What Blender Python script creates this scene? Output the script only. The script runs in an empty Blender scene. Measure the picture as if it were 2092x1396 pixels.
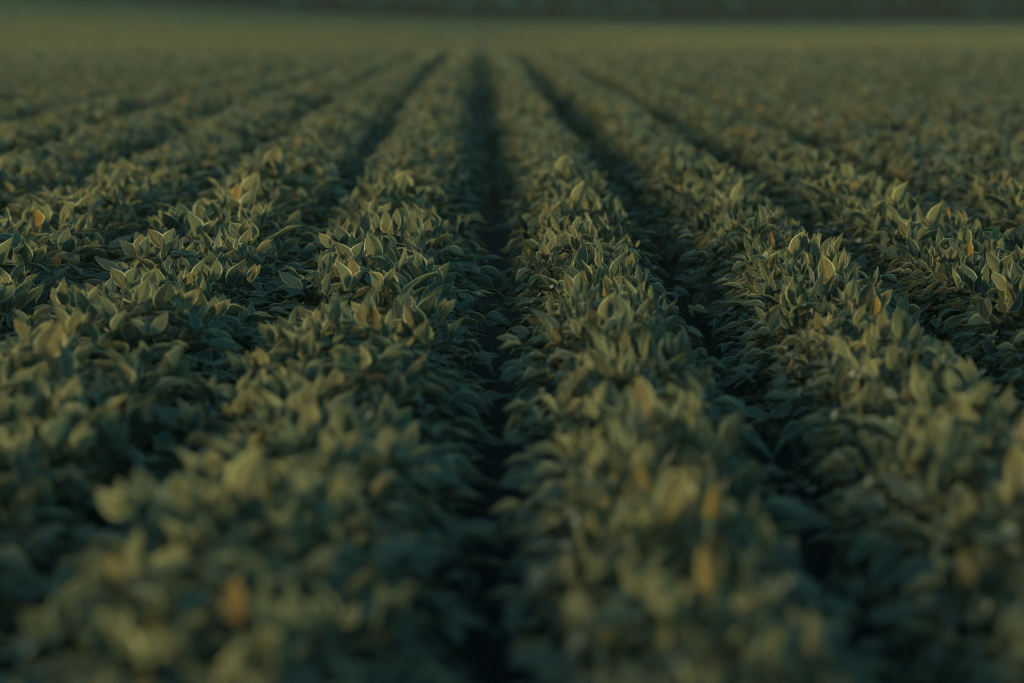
import bpy, math
import numpy as np
R = math.radians
sc = bpy.context.scene
C = sc.collection
rng = np.random.default_rng(11)

# ------------------------------------------------------------------ camera
PITCH, YAW = 8.55, -0.70
CAM_Z = 1.63
cd = bpy.data.cameras.new("camera")
cam = bpy.data.objects.new("camera", cd); C.objects.link(cam)
cam.location = (0, 0, CAM_Z)
cam.rotation_euler = (R(90 - PITCH), 0, R(YAW))
cd.lens = 85; cd.sensor_width = 36
cd.clip_start = 0.1; cd.clip_end = 4000
cd.dof.use_dof = True
cd.dof.focus_distance = 8.6
cd.dof.aperture_fstop = 1.5
sc.camera = cam

# ------------------------------------------------------------------ sky, sun, exposure
SUN_EL, SUN_AZ = 9.0, -32.0            # azimuth from +Y (ahead), negative = to the left
w = bpy.data.worlds.new("World"); sc.world = w; w.use_nodes = True
nt = w.node_tree; nt.nodes.clear()
sky = nt.nodes.new("ShaderNodeTexSky"); sky.sky_type = 'NISHITA'
sky.sun_disc = False
sky.sun_elevation = R(SUN_EL); sky.sun_rotation = R(SUN_AZ)
sky.air_density = 1.2; sky.dust_density = 2.0; sky.ozone_density = 2.0
tint = nt.nodes.new("ShaderNodeMix"); tint.data_type = 'RGBA'; tint.blend_type = 'MULTIPLY'
tint.inputs[0].default_value = 1.0
tint.inputs[7].default_value = (0.50, 1.0, 1.0, 1)
bg = nt.nodes.new("ShaderNodeBackground"); bg.inputs[1].default_value = 0.078
wo = nt.nodes.new("ShaderNodeOutputWorld")
nt.links.new(sky.outputs[0], tint.inputs[6]); nt.links.new(tint.outputs[2], bg.inputs[0])
nt.links.new(bg.outputs[0], wo.inputs[0])

sl = bpy.data.lights.new("sun", 'SUN'); sl.energy = 1.75; sl.angle = R(10); sl.color = (1.0, 0.80, 0.44)
so = bpy.data.objects.new("sun", sl); C.objects.link(so)
so.rotation_euler = (R(-(90 - SUN_EL)), 0, R(-SUN_AZ))
so.location = (0, 20, 20)

sc.view_settings.view_transform = 'Standard'
sc.view_settings.look = 'None'
sc.view_settings.exposure = 1.82
sc.view_settings.gamma = 1.0
sc.render.filter_size = 1.1; sc.cycles.filter_width = 1.1

# ------------------------------------------------------------------ materials
def new_mat(name):
    m = bpy.data.materials.new(name); m.use_nodes = True
    m.node_tree.nodes.clear()
    return m, m.node_tree.nodes, m.node_tree.links

def leaf_material(name, stops, vein_col, under_mix=0.35, trans=0.33, trans_tint=(1.15, 1.05, 0.80)):
    """stops: [(tone position, colour)] picked by the per-leaf 'tone' attribute."""
    m, N, L = new_mat(name)
    out = N.new("ShaderNodeOutputMaterial")
    at = N.new("ShaderNodeAttribute"); at.attribute_name = "tone"
    ramp = N.new("ShaderNodeValToRGB")
    el = ramp.color_ramp.elements
    while len(el) < len(stops): el.new(0.5)
    for e, (p, c) in zip(el, stops): e.position = p; e.color = (*c, 1)
    L.new(at.outputs['Fac'], ramp.inputs[0])
    uv = N.new("ShaderNodeUVMap"); uv.uv_map = "leaf"
    sep = N.new("ShaderNodeSeparateXYZ"); L.new(uv.outputs[0], sep.inputs[0])
    def math_(op, a, b=None, clamp=False):
        n = N.new("ShaderNodeMath"); n.operation = op; n.use_clamp = clamp
        for i, x in enumerate((a, b)):
            if x is None: continue
            if isinstance(x, (int, float)): n.inputs[i].default_value = x
            else: L.new(x, n.inputs[i])
        return n.outputs[0]
    u, v = sep.outputs[0], sep.outputs[1]
    av = math_('ABSOLUTE', math_('MULTIPLY_ADD', v, 2.0)); 
    # v in 0..1 -> |2v-1|
    n_ = av.node.inputs[0].links[0].from_node; n_.inputs[2].default_value = -1.0
    ph = math_('FRACT', math_('MULTIPLY', math_('SUBTRACT', u, math_('MULTIPLY', av, 0.24)), 6.0))
    dist = math_('ABSOLUTE', math_('SUBTRACT', ph, 0.5))
    lat = math_('SUBTRACT', 1.0, math_('MULTIPLY', dist, 9.0), True)
    lat = math_('MULTIPLY', lat, 0.75)
    mid = math_('SUBTRACT', 1.0, math_('MULTIPLY', av, 14.0), True)
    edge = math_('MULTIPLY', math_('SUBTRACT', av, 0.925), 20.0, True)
    vein = math_('MAXIMUM', lat, mid)
    noise = N.new("ShaderNodeTexNoise"); noise.inputs['Scale'].default_value = 55; noise.inputs['Detail'].default_value = 3
    geo = N.new("ShaderNodeNewGeometry")
    tc = N.new("ShaderNodeTexCoord"); L.new(tc.outputs['Object'], noise.inputs['Vector'])
    mott = N.new("ShaderNodeMix"); mott.data_type = 'RGBA'; mott.blend_type = 'MULTIPLY'
    mott.inputs[0].default_value = 0.6
    mr = N.new("ShaderNodeMapRange"); mr.inputs[1].default_value = 0.3; mr.inputs[2].default_value = 0.7
    mr.inputs[3].default_value = 0.6; mr.inputs[4].default_value = 1.3
    L.new(noise.outputs[0], mr.inputs[0])
    L.new(ramp.outputs[0], mott.inputs[6]); L.new(mr.outputs[0], mott.inputs[7])
    und = N.new("ShaderNodeMix"); und.data_type = 'RGBA'
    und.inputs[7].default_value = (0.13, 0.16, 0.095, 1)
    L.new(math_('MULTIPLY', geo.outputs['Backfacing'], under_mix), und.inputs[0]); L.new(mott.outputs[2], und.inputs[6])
    vm = N.new("ShaderNodeMix"); vm.data_type = 'RGBA'
    vm.inputs[7].default_value = (*vein_col, 1)
    L.new(math_('MULTIPLY', vein, 0.8), vm.inputs[0]); L.new(und.outputs[2], vm.inputs[6])
    rim_light = N.new("ShaderNodeMix"); rim_light.data_type = 'RGBA'  # backlit rim glow painted into the base colour as a pale margin
    rim_light.inputs[7].default_value = (min(.8, vein_col[0] * 4.2), min(.8, vein_col[1] * 4.1), vein_col[2] * 5.0, 1)
    L.new(math_('MULTIPLY', edge, 0.95), rim_light.inputs[0]); L.new(vm.outputs[2], rim_light.inputs[6])
    vm = rim_light
    p = N.new("ShaderNodeBsdfPrincipled")
    p.inputs['Roughness'].default_value = 0.9
    p.inputs['Specular IOR Level'].default_value = 0.0
    p.inputs['Sheen Weight'].default_value = 0.06
    p.inputs['Sheen Roughness'].default_value = 0.4
    p.inputs['Sheen Tint'].default_value = (0.9, 0.85, 0.6, 1)
    L.new(vm.outputs[2], p.inputs['Base Color'])
    bump = N.new("ShaderNodeBump"); bump.inputs['Strength'].default_value = 0.35; bump.inputs['Distance'].default_value = 0.0015
    L.new(math_('SUBTRACT', noise.outputs[0], math_('MULTIPLY', vein, 0.9)), bump.inputs['Height'])
    L.new(bump.outputs[0], p.inputs['Normal'])
    t = N.new("ShaderNodeBsdfTranslucent")
    tm = N.new("ShaderNodeMix"); tm.data_type = 'RGBA'; tm.blend_type = 'MULTIPLY'; tm.inputs[0].default_value = 1.0
    tm.inputs[7].default_value = (*trans_tint, 1)
    L.new(vm.outputs[2], tm.inputs[6]); L.new(tm.outputs[2], t.inputs[0])
    mx = N.new("ShaderNodeMixShader"); mx.inputs[0].default_value = trans
    gl = N.new("ShaderNodeBsdfGlossy"); gl.inputs['Roughness'].default_value = 0.62; L.new(bump.outputs[0], gl.inputs['Normal'])
    gm = N.new("ShaderNodeMixShader"); gm.inputs[0].default_value = 0.04
    L.new(p.outputs[0], gm.inputs[1]); L.new(gl.outputs[0], gm.inputs[2])
    L.new(gm.outputs[0], mx.inputs[1]); L.new(t.outputs[0], mx.inputs[2]); L.new(mx.outputs[0], out.inputs[0])
    return m

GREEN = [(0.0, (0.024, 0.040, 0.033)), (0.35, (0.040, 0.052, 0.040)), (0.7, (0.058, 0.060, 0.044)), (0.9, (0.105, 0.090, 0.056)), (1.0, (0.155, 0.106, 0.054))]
FAR = [(0.0, (0.150, 0.120, 0.040)), (0.5, (0.200, 0.152, 0.048)), (1.0, (0.26, 0.185, 0.056))]  # far slope's sunlight is put into these brighter, yellower leaf colours
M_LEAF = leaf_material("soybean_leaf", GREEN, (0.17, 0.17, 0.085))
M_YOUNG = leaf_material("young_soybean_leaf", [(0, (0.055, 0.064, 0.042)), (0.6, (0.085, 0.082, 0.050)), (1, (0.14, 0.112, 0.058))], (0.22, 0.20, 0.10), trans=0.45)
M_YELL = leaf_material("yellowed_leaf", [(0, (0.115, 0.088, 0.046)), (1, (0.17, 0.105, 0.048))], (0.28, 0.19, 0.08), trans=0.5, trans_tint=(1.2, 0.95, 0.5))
M_FAR_SUNLIT = leaf_material("sunlit_far_leaf", FAR, (0.2, 0.19, 0.09))

def plain(name, c1, c2, scale, rough=0.8, bump=0.4):
    m, N, L = new_mat(name)
    out = N.new("ShaderNodeOutputMaterial"); p = N.new("ShaderNodeBsdfPrincipled")
    tc = N.new("ShaderNodeTexCoord"); n = N.new("ShaderNodeTexNoise"); n.inputs['Scale'].default_value = scale; n.inputs['Detail'].default_value = 8
    r = N.new("ShaderNodeValToRGB"); r.color_ramp.elements[0].position = 0.35; r.color_ramp.elements[1].position = 0.65
    r.color_ramp.elements[0].color = (*c1, 1); r.color_ramp.elements[1].color = (*c2, 1)
    b = N.new("ShaderNodeBump"); b.inputs['Strength'].default_value = bump; b.inputs['Distance'].default_value = 0.02
    L.new(tc.outputs['Object'], n.inputs['Vector']); L.new(n.outputs[0], r.inputs[0]); L.new(r.outputs[0], p.inputs['Base Color'])
    L.new(n.outputs[0], b.inputs['Height']); L.new(b.outputs[0], p.inputs['Normal'])
    p.inputs['Roughness'].default_value = rough
    p.inputs['Specular IOR Level'].default_value = 0.05
    L.new(p.outputs[0], out.inputs[0])
    return m
M_SOIL = plain("shade_toned_soil", (0.006, 0.013, 0.016), (0.012, 0.020, 0.023), 9)  # teal-black of the furrow shade is put into the soil colour
M_STEM = plain("soybean_stem", (0.075, 0.085, 0.035), (0.12, 0.11, 0.05), 40, 0.6)
M_WOOD = plain("woodland_leaf", (0.055, 0.115, 0.080), (0.080, 0.150, 0.105), 0.4, 0.7)
M_BARK = plain("bark", (0.04, 0.035, 0.03), (0.08, 0.07, 0.06), 3)

# ------------------------------------------------------------------ terrain
_gy = np.arange(-20.0, 1600.0, 1.0)
_gz = np.interp(_gy, [0, 13, 21, 29, 37, 48, 60, 67, 76, 90, 105], [0, 0, -.07, -.20, -.35, -.55, -.78, -1.02, -1.55, -2.6, -3.2])
_gz = np.convolve(np.pad(_gz, 4, mode='edge'), np.ones(9) / 9, mode='valid')
def ground(x, y):
    """height of the soil: level near the camera, a convex brow about 60 m out, a dip, then a far rise."""
    y = np.asarray(y, float); x = np.asarray(x, float)
    crest_shift = 0.0
    near = np.interp(y, _gy, _gz)
    # brow slope continues to the dip at 125 m, then a gentle far slope
    far = -2.72 + 0.0020 * (y - 128) + (np.clip(-0.022 * x, -0.35, 3.0) + np.clip(-0.03 * (x + 12), 0, 2.5)) * np.clip((y - 110) / 100, 0, 1)
    s = np.clip((y - 80) / 45.0, 0, 1); s = s * s * (3 - 2 * s)
    near = np.maximum(near, -4.2)
    z = near * (1 - s) + far * s
    return z + np.clip((y - 222) * 0.12, 0, 30)
def furrow_x(y):
    return np.interp(y, [2.5, 4.5, 5.2, 7.0, 8.9, 13, 21, 60, 130], [-0.02, -0.02, 0.0, 0.025, 0.045, 0.05, 0.02, 0.0, 0.0])
SP = 0.70
def row_w(k):
    return {-2: 1.24, -1: 1.14, 0: 0.87, 1: 0.88, 2: 0.96, 3: 1.08}.get(k, 1.32 if k < 0 else 1.24)
def row_x(k, y):
    """centre line of row k; k = 0, 1, ... to the right of the central furrow and -1, -2, ... to its left"""
    off = (0.376 if k == 0 else 0.402) + SP * k if k >= 0 else -0.43 + SP * (k + 1)
    return furrow_x(y) + off + 0.02 * np.sin(y * 0.55 + k * 2.1)

# ------------------------------------------------------------------ mesh helpers
def link(name, me, mat=None, parent=None):
    o = bpy.data.objects.new(name, me); C.objects.link(o)
    if mat is not None and me is not None and not me.materials: me.materials.append(mat)
    if parent is not None: o.parent = parent
    return o
def tag(o, label=None, cat=None, group=None, kind=None):
    for k, v in (("label", label), ("category", cat), ("group", group), ("kind", kind)):
        if v: o[k] = v
    return o
def mesh_from(name, V, F, uv=None, tone=None, smooth=True):
    """V (n,3); F (m,k) one face size; uv (n,2) and tone (n) per vertex"""
    me = bpy.data.meshes.new(name)
    n, (m, k) = len(V), F.shape
    me.vertices.add(n); me.vertices.foreach_set("co", np.ascontiguousarray(V, np.float32).ravel())
    me.loops.add(m * k); me.loops.foreach_set("vertex_index", np.ascontiguousarray(F, np.int32).ravel())
    me.polygons.add(m)
    me.polygons.foreach_set("loop_start", np.arange(0, m * k, k, dtype=np.int32))
    me.polygons.foreach_set("loop_total", np.full(m, k, np.int32))
    me.polygons.foreach_set("use_smooth", np.full(m, smooth, bool))
    if uv is not None:
        l = me.uv_layers.new(name="leaf")
        l.data.foreach_set("uv", np.ascontiguousarray(uv[F.ravel()], np.float32).ravel())
    if tone is not None:
        a = me.attributes.new("tone", 'FLOAT', 'POINT'); a.data.foreach_set("value", np.ascontiguousarray(tone, np.float32))
    me.update(); me.validate()
    return me
def norm(a):
    return a / np.maximum(np.linalg.norm(a, axis=-1, keepdims=True), 1e-9)

# leaf templates: ovate pointed blade, u along the midrib, v across, folded, arched and wavy
def leaf_template(nu, nv, fold, arch, wave, twist, ph):
    u = np.linspace(0, 1, nu + 1); v = np.linspace(-1, 1, nv + 1)
    U, Vv = np.meshgrid(u, v, indexing='ij')
    wd = U ** 0.72 * (1 - U) ** 1.2; wd = wd / wd.max()
    wd = np.maximum(wd, np.where(U < 0.01, 0.03, 0.0))
    y = U - arch * 0.25 * U ** 2
    x = Vv * wd
    z = fold * np.abs(x) * 0.5 - arch * U ** 2 * 0.55 + wave * np.sin(U * 9 + ph) * np.abs(Vv) * wd * 0.5 + twist * x * U
    P = np.stack([x * 0.5, y, z * 0.5], -1).reshape(-1, 3)
    UV = np.stack([U, (Vv + 1) / 2], -1).reshape(-1, 2)
    i, j = np.meshgrid(np.arange(nu), np.arange(nv), indexing='ij')
    a = (i * (nv + 1) + j).ravel()
    F = np.stack([a, a + nv + 1, a + nv + 2, a + 1], -1)
    return P, UV, F
def templates(nu, nv, n, seed):
    r = np.random.default_rng(seed)
    return [leaf_template(nu, nv, r.choice([r.uniform(0, .3), r.uniform(.3, .8)]), r.uniform(-0.15, 0.18), r.uniform(0.03, 0.15), r.uniform(-0.5, 0.5), r.uniform(0, 6)) for _ in range(n)]
HI, MID, LO = templates(9, 6, 7, 3), templates(4, 2, 5, 4), templates(2, 2, 4, 5)

def join(name, a, b, mats):
    """two meshes of quads welded into one, each keeping its material"""
    parts = []
    for me in (a, b):
        V = np.empty(len(me.vertices) * 3, np.float32); me.vertices.foreach_get("co", V)
        F = np.empty(len(me.loops), np.int32); me.loops.foreach_get("vertex_index", F)
        parts.append((V.reshape(-1, 3), F.reshape(-1, 4)))
    (V1, F1), (V2, F2) = parts
    uv = np.full((len(V1) + len(V2), 2), 0.5, np.float32)
    l = np.empty(len(F1) * 8, np.float32); a.uv_layers[0].data.foreach_get("uv", l)
    uv[F1.ravel()] = l.reshape(-1, 2)
    t = np.empty(len(V1), np.float32); a.attributes["tone"].data.foreach_get("value", t)
    me = mesh_from(name, np.concatenate([V1, V2]), np.concatenate([F1, F2 + len(V1)]), uv, np.concatenate([t, np.full(len(V2), 0.5)]))
    for m in mats: me.materials.append(m)
    me.polygons.foreach_set("material_index", np.concatenate([np.zeros(len(F1)), np.ones(len(F2))]).astype(np.int32))
    return me

class Leaves:
    """collects leaves and welds them into one mesh"""
    def __init__(s): s.p, s.t, s.n, s.l, s.w, s.c = [], [], [], [], [], []
    def add(s, p, t, n, l, w, c):
        s.p.append(np.atleast_2d(p)); s.t.append(np.atleast_2d(t)); s.n.append(np.atleast_2d(n))
        s.l.append(np.atleast_1d(l)); s.w.append(np.atleast_1d(w)); s.c.append(np.atleast_1d(c))
    def build(s, name, tmpl, r):
        p, t, n = (np.concatenate(a) for a in (s.p, s.t, s.n)); l, w, c = (np.concatenate(a) for a in (s.l, s.w, s.c))
        t = norm(t); b = norm(np.cross(t, n)); n = np.cross(b, t)
        pick = r.integers(0, len(tmpl), len(p))
        Vs, Fs, Us, Ts, off = [], [], [], [], 0
        for k, (P, UV, F) in enumerate(tmpl):
            q = np.nonzero(pick == k)[0]
            if not len(q): continue
            X = (p[q, None] + l[q, None, None] * (P[None, :, 1:2] * t[q, None] + P[None, :, 0:1] * w[q, None, None] * b[q, None] + P[None, :, 2:3] * n[q, None]))
            m = P.shape[0]
            Vs.append(X.reshape(-1, 3)); Us.append(np.tile(UV, (len(q), 1))); Ts.append(np.repeat(c[q], m))
            Fs.append((F[None] + (off + np.arange(len(q)) * m)[:, None, None]).reshape(-1, 4)); off += len(q) * m
        return mesh_from(name, np.concatenate(Vs), np.concatenate(Fs), np.concatenate(Us), np.concatenate(Ts))

def tubes(name, paths, sides=5):
    """paths: list of (points (k,3), radii (k)) welded into one mesh of tapered tubes"""
    Vs, Fs, off = [], [], 0
    for P, rad in paths:
        P = np.asarray(P, float); T = norm(np.gradient(P, axis=0))
        ref = np.where(np.abs(T[:, 2:3]) > 0.9, [[1.0, 0, 0]], [[0, 0, 1.0]])
        A = norm(np.cross(T, ref)); B = np.cross(T, A)
        a = np.linspace(0, 2 * np.pi, sides, endpoint=False)
        X = P[:, None] + np.asarray(rad)[:, None, None] * (np.cos(a)[None, :, None] * A[:, None] + np.sin(a)[None, :, None] * B[:, None])
        Vs.append(X.reshape(-1, 3))
        k = len(P)
        i, j = np.meshgrid(np.arange(k - 1), np.arange(sides), indexing='ij')
        f = np.stack([i * sides + j, i * sides + (j + 1) % sides, (i + 1) * sides + (j + 1) % sides, (i + 1) * sides + j], -1).reshape(-1, 4)
        Fs.append(f + off); off += k * sides
    return mesh_from(name, np.concatenate(Vs), np.concatenate(Fs))

def rot(v, ax, ang):
    ax = norm(ax)
    return v * math.cos(ang) + np.cross(ax, v) * math.sin(ang) + ax * np.dot(ax, v) * (1 - math.cos(ang))

# ------------------------------------------------------------------ one plant: local x across the row, y along it
def plant_leaves(r, n_tri=24, shoot=True):
    """returns (foliage leaves, shoot leaves, stalk paths) of one bushy plant about 0.62 m wide and 0.7 m tall"""
    fol, sho, st = Leaves(), Leaves(), []
    lean = r.normal(0, 0.02, 2)
    top = np.array([lean[0], lean[1], 0.56])
    st.append((np.array([[0, 0, -0.03], [lean[0] * .3, lean[1] * .3, 0.2], [lean[0] * .7, lean[1] * .7, 0.4], top]), [0.0048, 0.0042, 0.0032, 0.0016]))
    def petiole(z0, P):
        S = np.array([lean[0] * z0 / .56, lean[1] * z0 / .56, z0]); Mi = S * .45 + P * .55 + np.array([0, 0, 0.035])
        st.append((np.array([S, S * .72 + Mi * .28 + [0, 0, .01], Mi, P]), [0.0022, 0.0018, 0.0015, 0.0011]))
    def trifoliate(L, P, D, N, size, erect, tone, spread=1.0, roll=0.45):
        """three leaflets at the end of a stalk: one ahead, one to each side"""
        D = norm(D - N * np.dot(D, N)); 
        for a in (0.0, 1.15 * spread, -1.15 * spread):
            a2 = a + r.normal(0, 0.22)
            d = rot(D, N, a2)
            e = erect + r.normal(0, 0.2)
            ax = np.cross(d, N)
            d2, n2 = rot(d, ax, e), rot(N, ax, e)
            n2 = rot(n2, d2, r.normal(0, roll))
            s = size * r.uniform(0.82, 1.12) * (1.08 if a == 0 else 0.95) * r.choice([1.0, 0.58, 1.3], p=[.52, .30, .18])
            L.add(P + d * 0.012, d2, n2, s, s * 0 + r.uniform(0.32, 0.50), np.clip(tone + r.normal(0, 0.10), 0, 1))
    for i in range(n_tri):
        phi = (i + r.uniform(0, 1)) / n_tri * 2 - 1
        phi = math.copysign(abs(phi) ** 0.92, phi) * R(104)
        rad = r.choice([1.0, 0.86, 0.70], p=[0.66, 0.24, 0.10]) * r.uniform(0.93, 1.07)
        Rd = np.array([math.sin(phi), 0, math.cos(phi)])
        ext = 1.0 if abs(phi) < R(45) else r.choice([1.0, 1.2, 0.8], p=[.5, .22, .28])
        P = np.array([0.248 * math.copysign(abs(Rd[0]) ** 0.85, Rd[0]) * rad * ext, r.uniform(-0.2, 0.2), 0.35 + (0.205 * Rd[2] ** 0.7 if Rd[2] > 0 else 0.26 * Rd[2]) * rad])
        P[2] += r.normal(0, 0.022)
        side = math.copysign(1, phi)
        if abs(phi) < R(50):
            az = r.uniform(0, 2 * math.pi)
            D = np.array([math.cos(az) * 1.5 + Rd[0] * 0.8, math.sin(az), 0.0])
            N = norm(np.array([Rd[0] * 0.25, 0, 1.0]) + r.normal(0, 0.14, 3))
            flat = r.random() < 0.62
            erect = r.uniform(-0.35, 0.3) if flat else r.uniform(0.7, 1.45)
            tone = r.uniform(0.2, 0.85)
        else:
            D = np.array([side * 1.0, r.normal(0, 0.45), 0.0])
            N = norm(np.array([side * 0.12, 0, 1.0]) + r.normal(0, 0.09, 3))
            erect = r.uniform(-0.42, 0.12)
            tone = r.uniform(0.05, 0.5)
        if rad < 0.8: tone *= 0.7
        petiole(max(0.05, min(0.5, P[2] - r.uniform(0.08, 0.22))), P)
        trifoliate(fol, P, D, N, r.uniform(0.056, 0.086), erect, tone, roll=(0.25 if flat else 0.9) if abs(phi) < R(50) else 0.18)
    sst = []
    for i in range(5):
        az = r.uniform(0, 2 * math.pi)
        P = np.array([r.uniform(-0.18, 0.18), r.uniform(-0.16, 0.16), 0]); P[2] = 0.585 - 0.9 * P[0] ** 2 + r.uniform(-0.02, 0.025)
        Mi = top * .5 + P * .5 + np.array([0, 0, 0.02])
        sst.append((np.array([top, Mi, P, P + (P - Mi) * .05]), [0.0016, 0.0014, 0.0011, 0.001]))
        trifoliate(sho, P, np.array([math.cos(az), math.sin(az), 0]), norm(np.array([0, 0, 1.0]) + r.normal(0, 0.15, 3)), r.uniform(0.056, 0.084), r.uniform(0.8, 1.4), r.uniform(0.2, 0.9), 1.2, roll=0.9)
    sho.stalks = sst
    return fol, sho, st

NVAR = 12
VAR = []
for v in range(NVAR):
    r = np.random.default_rng(100 + v)
    f, s, st = plant_leaves(r, 64 + v % 5)
    VAR.append((f.build("foliage_%02d" % v, HI, r), join("top_shoot_%02d" % v, s.build("shoot_%02d" % v, HI, r), tubes("shoot_stalk_%02d" % v, s.stalks), (M_YOUNG, M_STEM)), tubes("stem_%02d" % v, st)))
    VAR[-1][0].materials.append(M_LEAF); VAR[-1][2].materials.append(M_STEM)
YEL = []
for v in range(4):
    r = np.random.default_rng(300 + v); L = Leaves()
    az = r.uniform(0, 6.28)
    L.add(np.zeros(3), np.array([0.35 * math.cos(az), 0.35 * math.sin(az), 1.0]), np.array([math.sin(az * 2), -1, 0.2]), 0.078, 0.42, r.uniform(0, 1))
    YEL.append(L.build("yellowed_leaf_%d" % v, HI, r)); YEL[-1].materials.append(M_YELL)

# ------------------------------------------------------------------ setting: soil sheet
ys = np.concatenate([np.arange(-6, 60, 0.5), np.arange(60, 300, 3), np.arange(300, 1500, 40)])
xs = np.concatenate([np.linspace(-700, -30, 24), np.arange(-29, 30, 1.0), np.linspace(30, 700, 24)])
X, Y = np.meshgrid(xs, ys, indexing='ij')
Z = ground(X, Y)
i, j = np.meshgrid(np.arange(len(xs) - 1), np.arange(len(ys) - 1), indexing='ij'); a = (i * len(ys) + j).ravel()
tag(link("ground", mesh_from("ground", np.stack([X, Y, Z], -1).reshape(-1, 3), np.stack([a, a + len(ys), a + len(ys) + 1, a + 1], -1)), M_SOIL), kind="structure")

# ------------------------------------------------------------------ plants
th, ya = R(PITCH), R(YAW)
def project(x, y, z):
    dx, dy, dz = x, y, z - CAM_Z
    xr = dx * math.cos(ya) + dy * math.sin(ya); yr = -dx * math.sin(ya) + dy * math.cos(ya)
    depth = yr * math.cos(th) - dz * math.sin(th); upv = dz * math.cos(th) + yr * math.sin(th)
    f = 2092 * 85 / 36
    return 1046 + f * xr / depth, 698 - f * upv / depth, depth
STEP = 0.175
cand, rest = [], []
for k in range(-9, 10):
    y = 1.9 + rng.uniform(0, STEP)
    n = 0
    while y < 16.5:
        x = float(row_x(k, y)) + rng.normal(0, 0.015)
        z = float(ground(x, y))
        px, py, d = project(x, y, z + 0.45)
        m = 0.36 * 4940 / d
        seen = -m * 0.75 < px < 2092 + m * 0.75 and py < 1396 + m * 0.9
        (cand if seen else rest).append((y, k, x, z, px, py, d))
        y += STEP * rng.uniform(0.8, 1.2)
cand.sort(key=lambda c: c[6])
NEAR, rest2 = cand[:300], cand[300:]
LAST = NEAR[-1][0]
rest = [c for c in rest if abs(c[2]) < 0.23 * c[0] + 2.2 and c[0] < LAST + 0.3] + [c for c in rest2 if c[0] < LAST + 0.3]

def words_for(n):
    o = "first second third fourth fifth sixth seventh eighth ninth tenth eleventh twelfth thirteenth fourteenth fifteenth sixteenth seventeenth eighteenth nineteenth".split()
    if n <= 19: return o[n - 1]
    t = {2: "twenty", 3: "thirty", 4: "forty", 5: "fifty", 6: "sixty", 7: "seventy", 8: "eighty"}[n // 10]
    if n % 10 == 0: return t[:-1] + "ieth"
    return t + "-" + o[n % 10 - 1]
ROWN = {-1: "row just left of the dark furrow", 0: "row just right of the dark furrow"}
def row_name(k):
    if k in ROWN: return ROWN[k]
    return "%s row %s of the dark furrow" % ((words_for(k + 1), "right") if k > 0 else (words_for(-k), "left"))
# photo spots where a yellowed leaf stands out
SPOTS = [(1165, 555), (1250, 620), (730, 640), (1600, 450), (1930, 450), (2025, 495), (1830, 640), (520, 430), (120, 525), (470, 1190), (1300, 960), (1420, 1050), (1500, 1200), (760, 870), (1770, 590), (1740, 400)]
yel = {}
for sx, sy in SPOTS:
    best = min(range(len(NEAR)), key=lambda i: (project(NEAR[i][2], NEAR[i][0], NEAR[i][3] + 0.66)[0] - sx) ** 2 + (project(NEAR[i][2], NEAR[i][0], NEAR[i][3] + 0.66)[1] - sy) ** 2)
    yel.setdefault(best, (sx, sy))
for i in rng.choice(300, 6, replace=False): yel.setdefault(int(i), None)
count = {}
for i, (y, k, x, z, px, py, d) in enumerate(NEAR):
    count[k] = count.get(k, 0) + 1
    v = int(rng.integers(0, NVAR))
    root = bpy.data.objects.new("soybean_plant", None); C.objects.link(root)
    root.location = (x, y, z); root.empty_display_size = 0.1
    flip = math.pi if rng.random() < 0.5 else 0.0
    root.rotation_euler = (0, 0, flip + rng.normal(0, 0.22))
    s = rng.uniform(0.97, 1.05) * (rng.uniform(0.76, 0.9) if rng.random() < 0.17 else 1.0)
    root.scale = (s * row_w(k) * rng.uniform(0.95, 1.06) * (-1 if rng.random() < 0.5 else 1), s, s * rng.uniform(0.97, 1.05))
    f, sh, st = VAR[v]
    link("stem", st, None, root); link("foliage", f, None, root); link("top_shoot", sh, None, root)
    has = i in yel
    if has:
        yl = link("yellowed_leaf", YEL[int(rng.integers(0, 4))], None, root)
        yl.location = (rng.normal(0, 0.04), rng.normal(0, 0.03), 0.62)
        yl["label"] = "yellowed upright leaf"
    look = "blurred" if d < 6.9 else ("crisp" if d < 10.0 else "soft")
    lab = "%s soybean plant%s, %s from bottom in %s" % (look, " with yellowed leaf" if has else "", words_for(count[k]), row_name(k).replace(" of the dark furrow", " of dark furrow"))
    tag(root, lab, "soybean plant", "soybean plants growing in rows")

# ------------------------------------------------------------------ the rest of the crop: one mass
def mass(cands, tmpl, r, n_tri, name):
    fol = Leaves()
    for (y, k, x, z, *_r) in cands:
        f, s, _ = plant_leaves(r, n_tri)
        flip = 1 if r.random() < .5 else -1
        sc_ = r.uniform(0.9, 1.1)
        for L, up in ((f, 0.0), (s, 0.15)):
            p = np.concatenate(L.p) * sc_; t = np.concatenate(L.t); n = np.concatenate(L.n)
            q = np.array([flip, 1, 1])
            fol.add(p * q + [x, y, z], t * q, n * q, np.concatenate(L.l) * sc_, np.concatenate(L.w), np.clip(np.concatenate(L.c) + up, 0, 1))
    return fol
r = np.random.default_rng(77)
fol = mass(rest, MID, r, 30, "soybean_crop")
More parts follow.
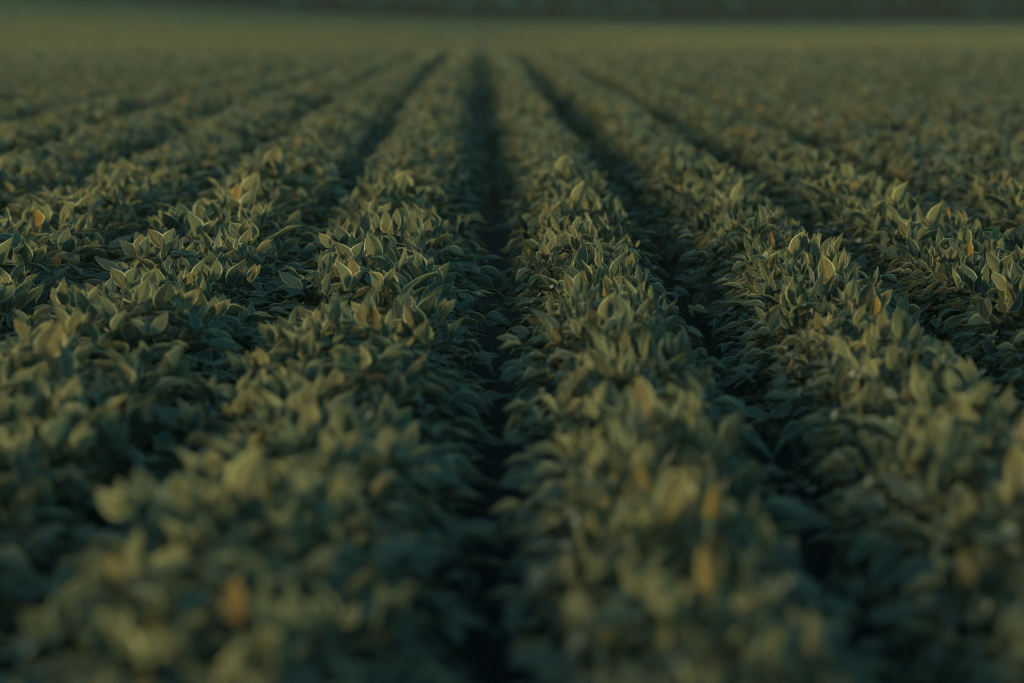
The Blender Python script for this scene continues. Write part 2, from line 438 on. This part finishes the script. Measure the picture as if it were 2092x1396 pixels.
# rows from where the single plants end to the brow of the field, leaves sampled over each row's dome
def row_shell(y0, y1, per_m, size, half_x, margin, L, r, tone_up=0.0, half=0.262, even=None):
    kmax = int((half_x(y1) + margin) / SP) + 2
    for k in range(-kmax, kmax):
        yy = np.arange(y0, y1, 1.0)
        for ya_ in yy:
            cx = float(row_x(k, ya_))
            if abs(cx) > half_x(ya_) + margin: continue
            n = r.poisson(per_m * min(1.0, y1 - ya_))
            if n == 0: continue
            y = ya_ + r.uniform(0, min(1.0, y1 - ya_), n)
            phi = r.uniform(-1, 1, n); phi = np.sign(phi) * np.abs(phi) ** 1.05 * R(105)
            bump = 1 + 0.09 * np.sin(y * 5 + k * 3.7) * np.sin(y * 2.1 + k * 1.3) + 0.07 * np.sin(y * 1.3 + k * 5.1) + r.normal(0, 0.09, n)
            x = row_x(k, y) + half * (even or row_w(k)) * np.sin(phi) * bump
            z = ground(x, y) + 0.36 + 0.225 * np.cos(phi) * bump
            az = r.uniform(0, 2 * np.pi, n); topm = np.abs(phi) < R(50)
            er = np.where(topm, np.where(r.random(n) < .5, r.uniform(-0.3, 0.3, n), r.uniform(0.7, 1.4, n)), r.uniform(-0.45, 0.15, n))
            dx = np.where(topm, np.cos(az), np.sign(phi)); dy = np.where(topm, np.sin(az), r.normal(0, 0.7, n))
            h = np.hypot(dx, dy); dx, dy = dx / h, dy / h
            t = np.stack([dx * np.cos(er), dy * np.cos(er), np.sin(er)], -1)
            nn = np.stack([-dx * np.sin(er), -dy * np.sin(er), np.cos(er)], -1) + r.normal(0, 0.2, (n, 3))
            l = size * r.uniform(0.8, 1.2, n)
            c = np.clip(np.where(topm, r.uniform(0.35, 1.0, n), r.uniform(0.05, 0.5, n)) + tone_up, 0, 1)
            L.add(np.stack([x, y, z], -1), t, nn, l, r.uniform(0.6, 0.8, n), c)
hx = lambda y: 0.2118 * y + 0.6
row_shell(LAST + 0.2, 32.0, 520, 0.084, hx, 1.5, fol, r)
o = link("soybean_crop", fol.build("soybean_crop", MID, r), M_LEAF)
tag(o, "soft dark rows of soybean leaves running on to the brow of the field", "soybean crop", None, "stuff")
fol = Leaves()
row_shell(32.0, 84.0, 150, 0.13, hx, 2.0, fol, r, even=0.9)
o = link("distant_soybean_crop", fol.build("distant_soybean_crop", LO, r), M_LEAF)
tag(o, "smooth blurred soybean rows fading out at the brow of the field", "soybean crop", None, "stuff")
fol = Leaves()
row_shell(108.0, 220.0, 30, 0.18, hx, 6.0, fol, r, half=0.15, even=1.0)
o = link("far_slope_soybean_crop", fol.build("far_slope_soybean_crop", LO, r), M_FAR_SUNLIT)
tag(o, "brighter olive yellow crop on the far slope behind the brow", "soybean crop", None, "stuff")

# ------------------------------------------------------------------ far dark wood behind the field
r = np.random.default_rng(5)
L = Leaves()
for t_ in range(700):
    x = r.uniform(-170, 170); y = 230 + 110 * r.uniform(0, 1) ** 1.5; h = r.uniform(6, 11); z = float(ground(x, y))
    n = 150
    d = norm(r.normal(0, 1, (n, 3))); q = r.uniform(0.55, 1, n)[:, None]
    p = d * q * np.array([h * .45, h * .45, h * .5]) + [x, y, z + h * .5]
    L.add(p, norm(d + r.normal(0, .6, (n, 3))), norm(r.normal(0, 1, (n, 3))), r.uniform(1.0, 2.0, n), np.full(n, 0.9), r.uniform(0, 1, n))
o = link("far_woods", L.build("far_woods", LO, r), M_WOOD)
tag(o, "dark blue-green wood closing off the view behind the far field", "wood", None, "stuff")
print("near plants", len(NEAR), "last y", LAST, "rest", len(rest))

# ------------------------------------------------------------------ evening haze over the field
hm = bpy.data.materials.new("haze"); hm.use_nodes = True; hm.node_tree.nodes.clear()
ho = hm.node_tree.nodes.new("ShaderNodeOutputMaterial"); pv = hm.node_tree.nodes.new("ShaderNodeVolumePrincipled")
pv.inputs['Color'].default_value = (0.85, 0.88, 0.68, 1); pv.inputs['Density'].default_value = 0.0003; pv.inputs['Anisotropy'].default_value = 0.0
hm.node_tree.links.new(pv.outputs[0], ho.inputs[1])
x0, x1, y0, y1, z0, z1 = -705, 705, -10, 1510, -8.0, 48.0
V = np.array([[x, y, z] for x in (x0, x1) for y in (y0, y1) for z in (z0, z1)], float)
F = np.array([[0, 1, 3, 2], [4, 6, 7, 5], [0, 4, 5, 1], [2, 3, 7, 6], [0, 2, 6, 4], [1, 5, 7, 3]])
hz = link("haze", mesh_from("haze", V, F, smooth=False), hm)
tag(hz, "thin cool evening haze hanging over the whole field", "haze", None, "stuff")
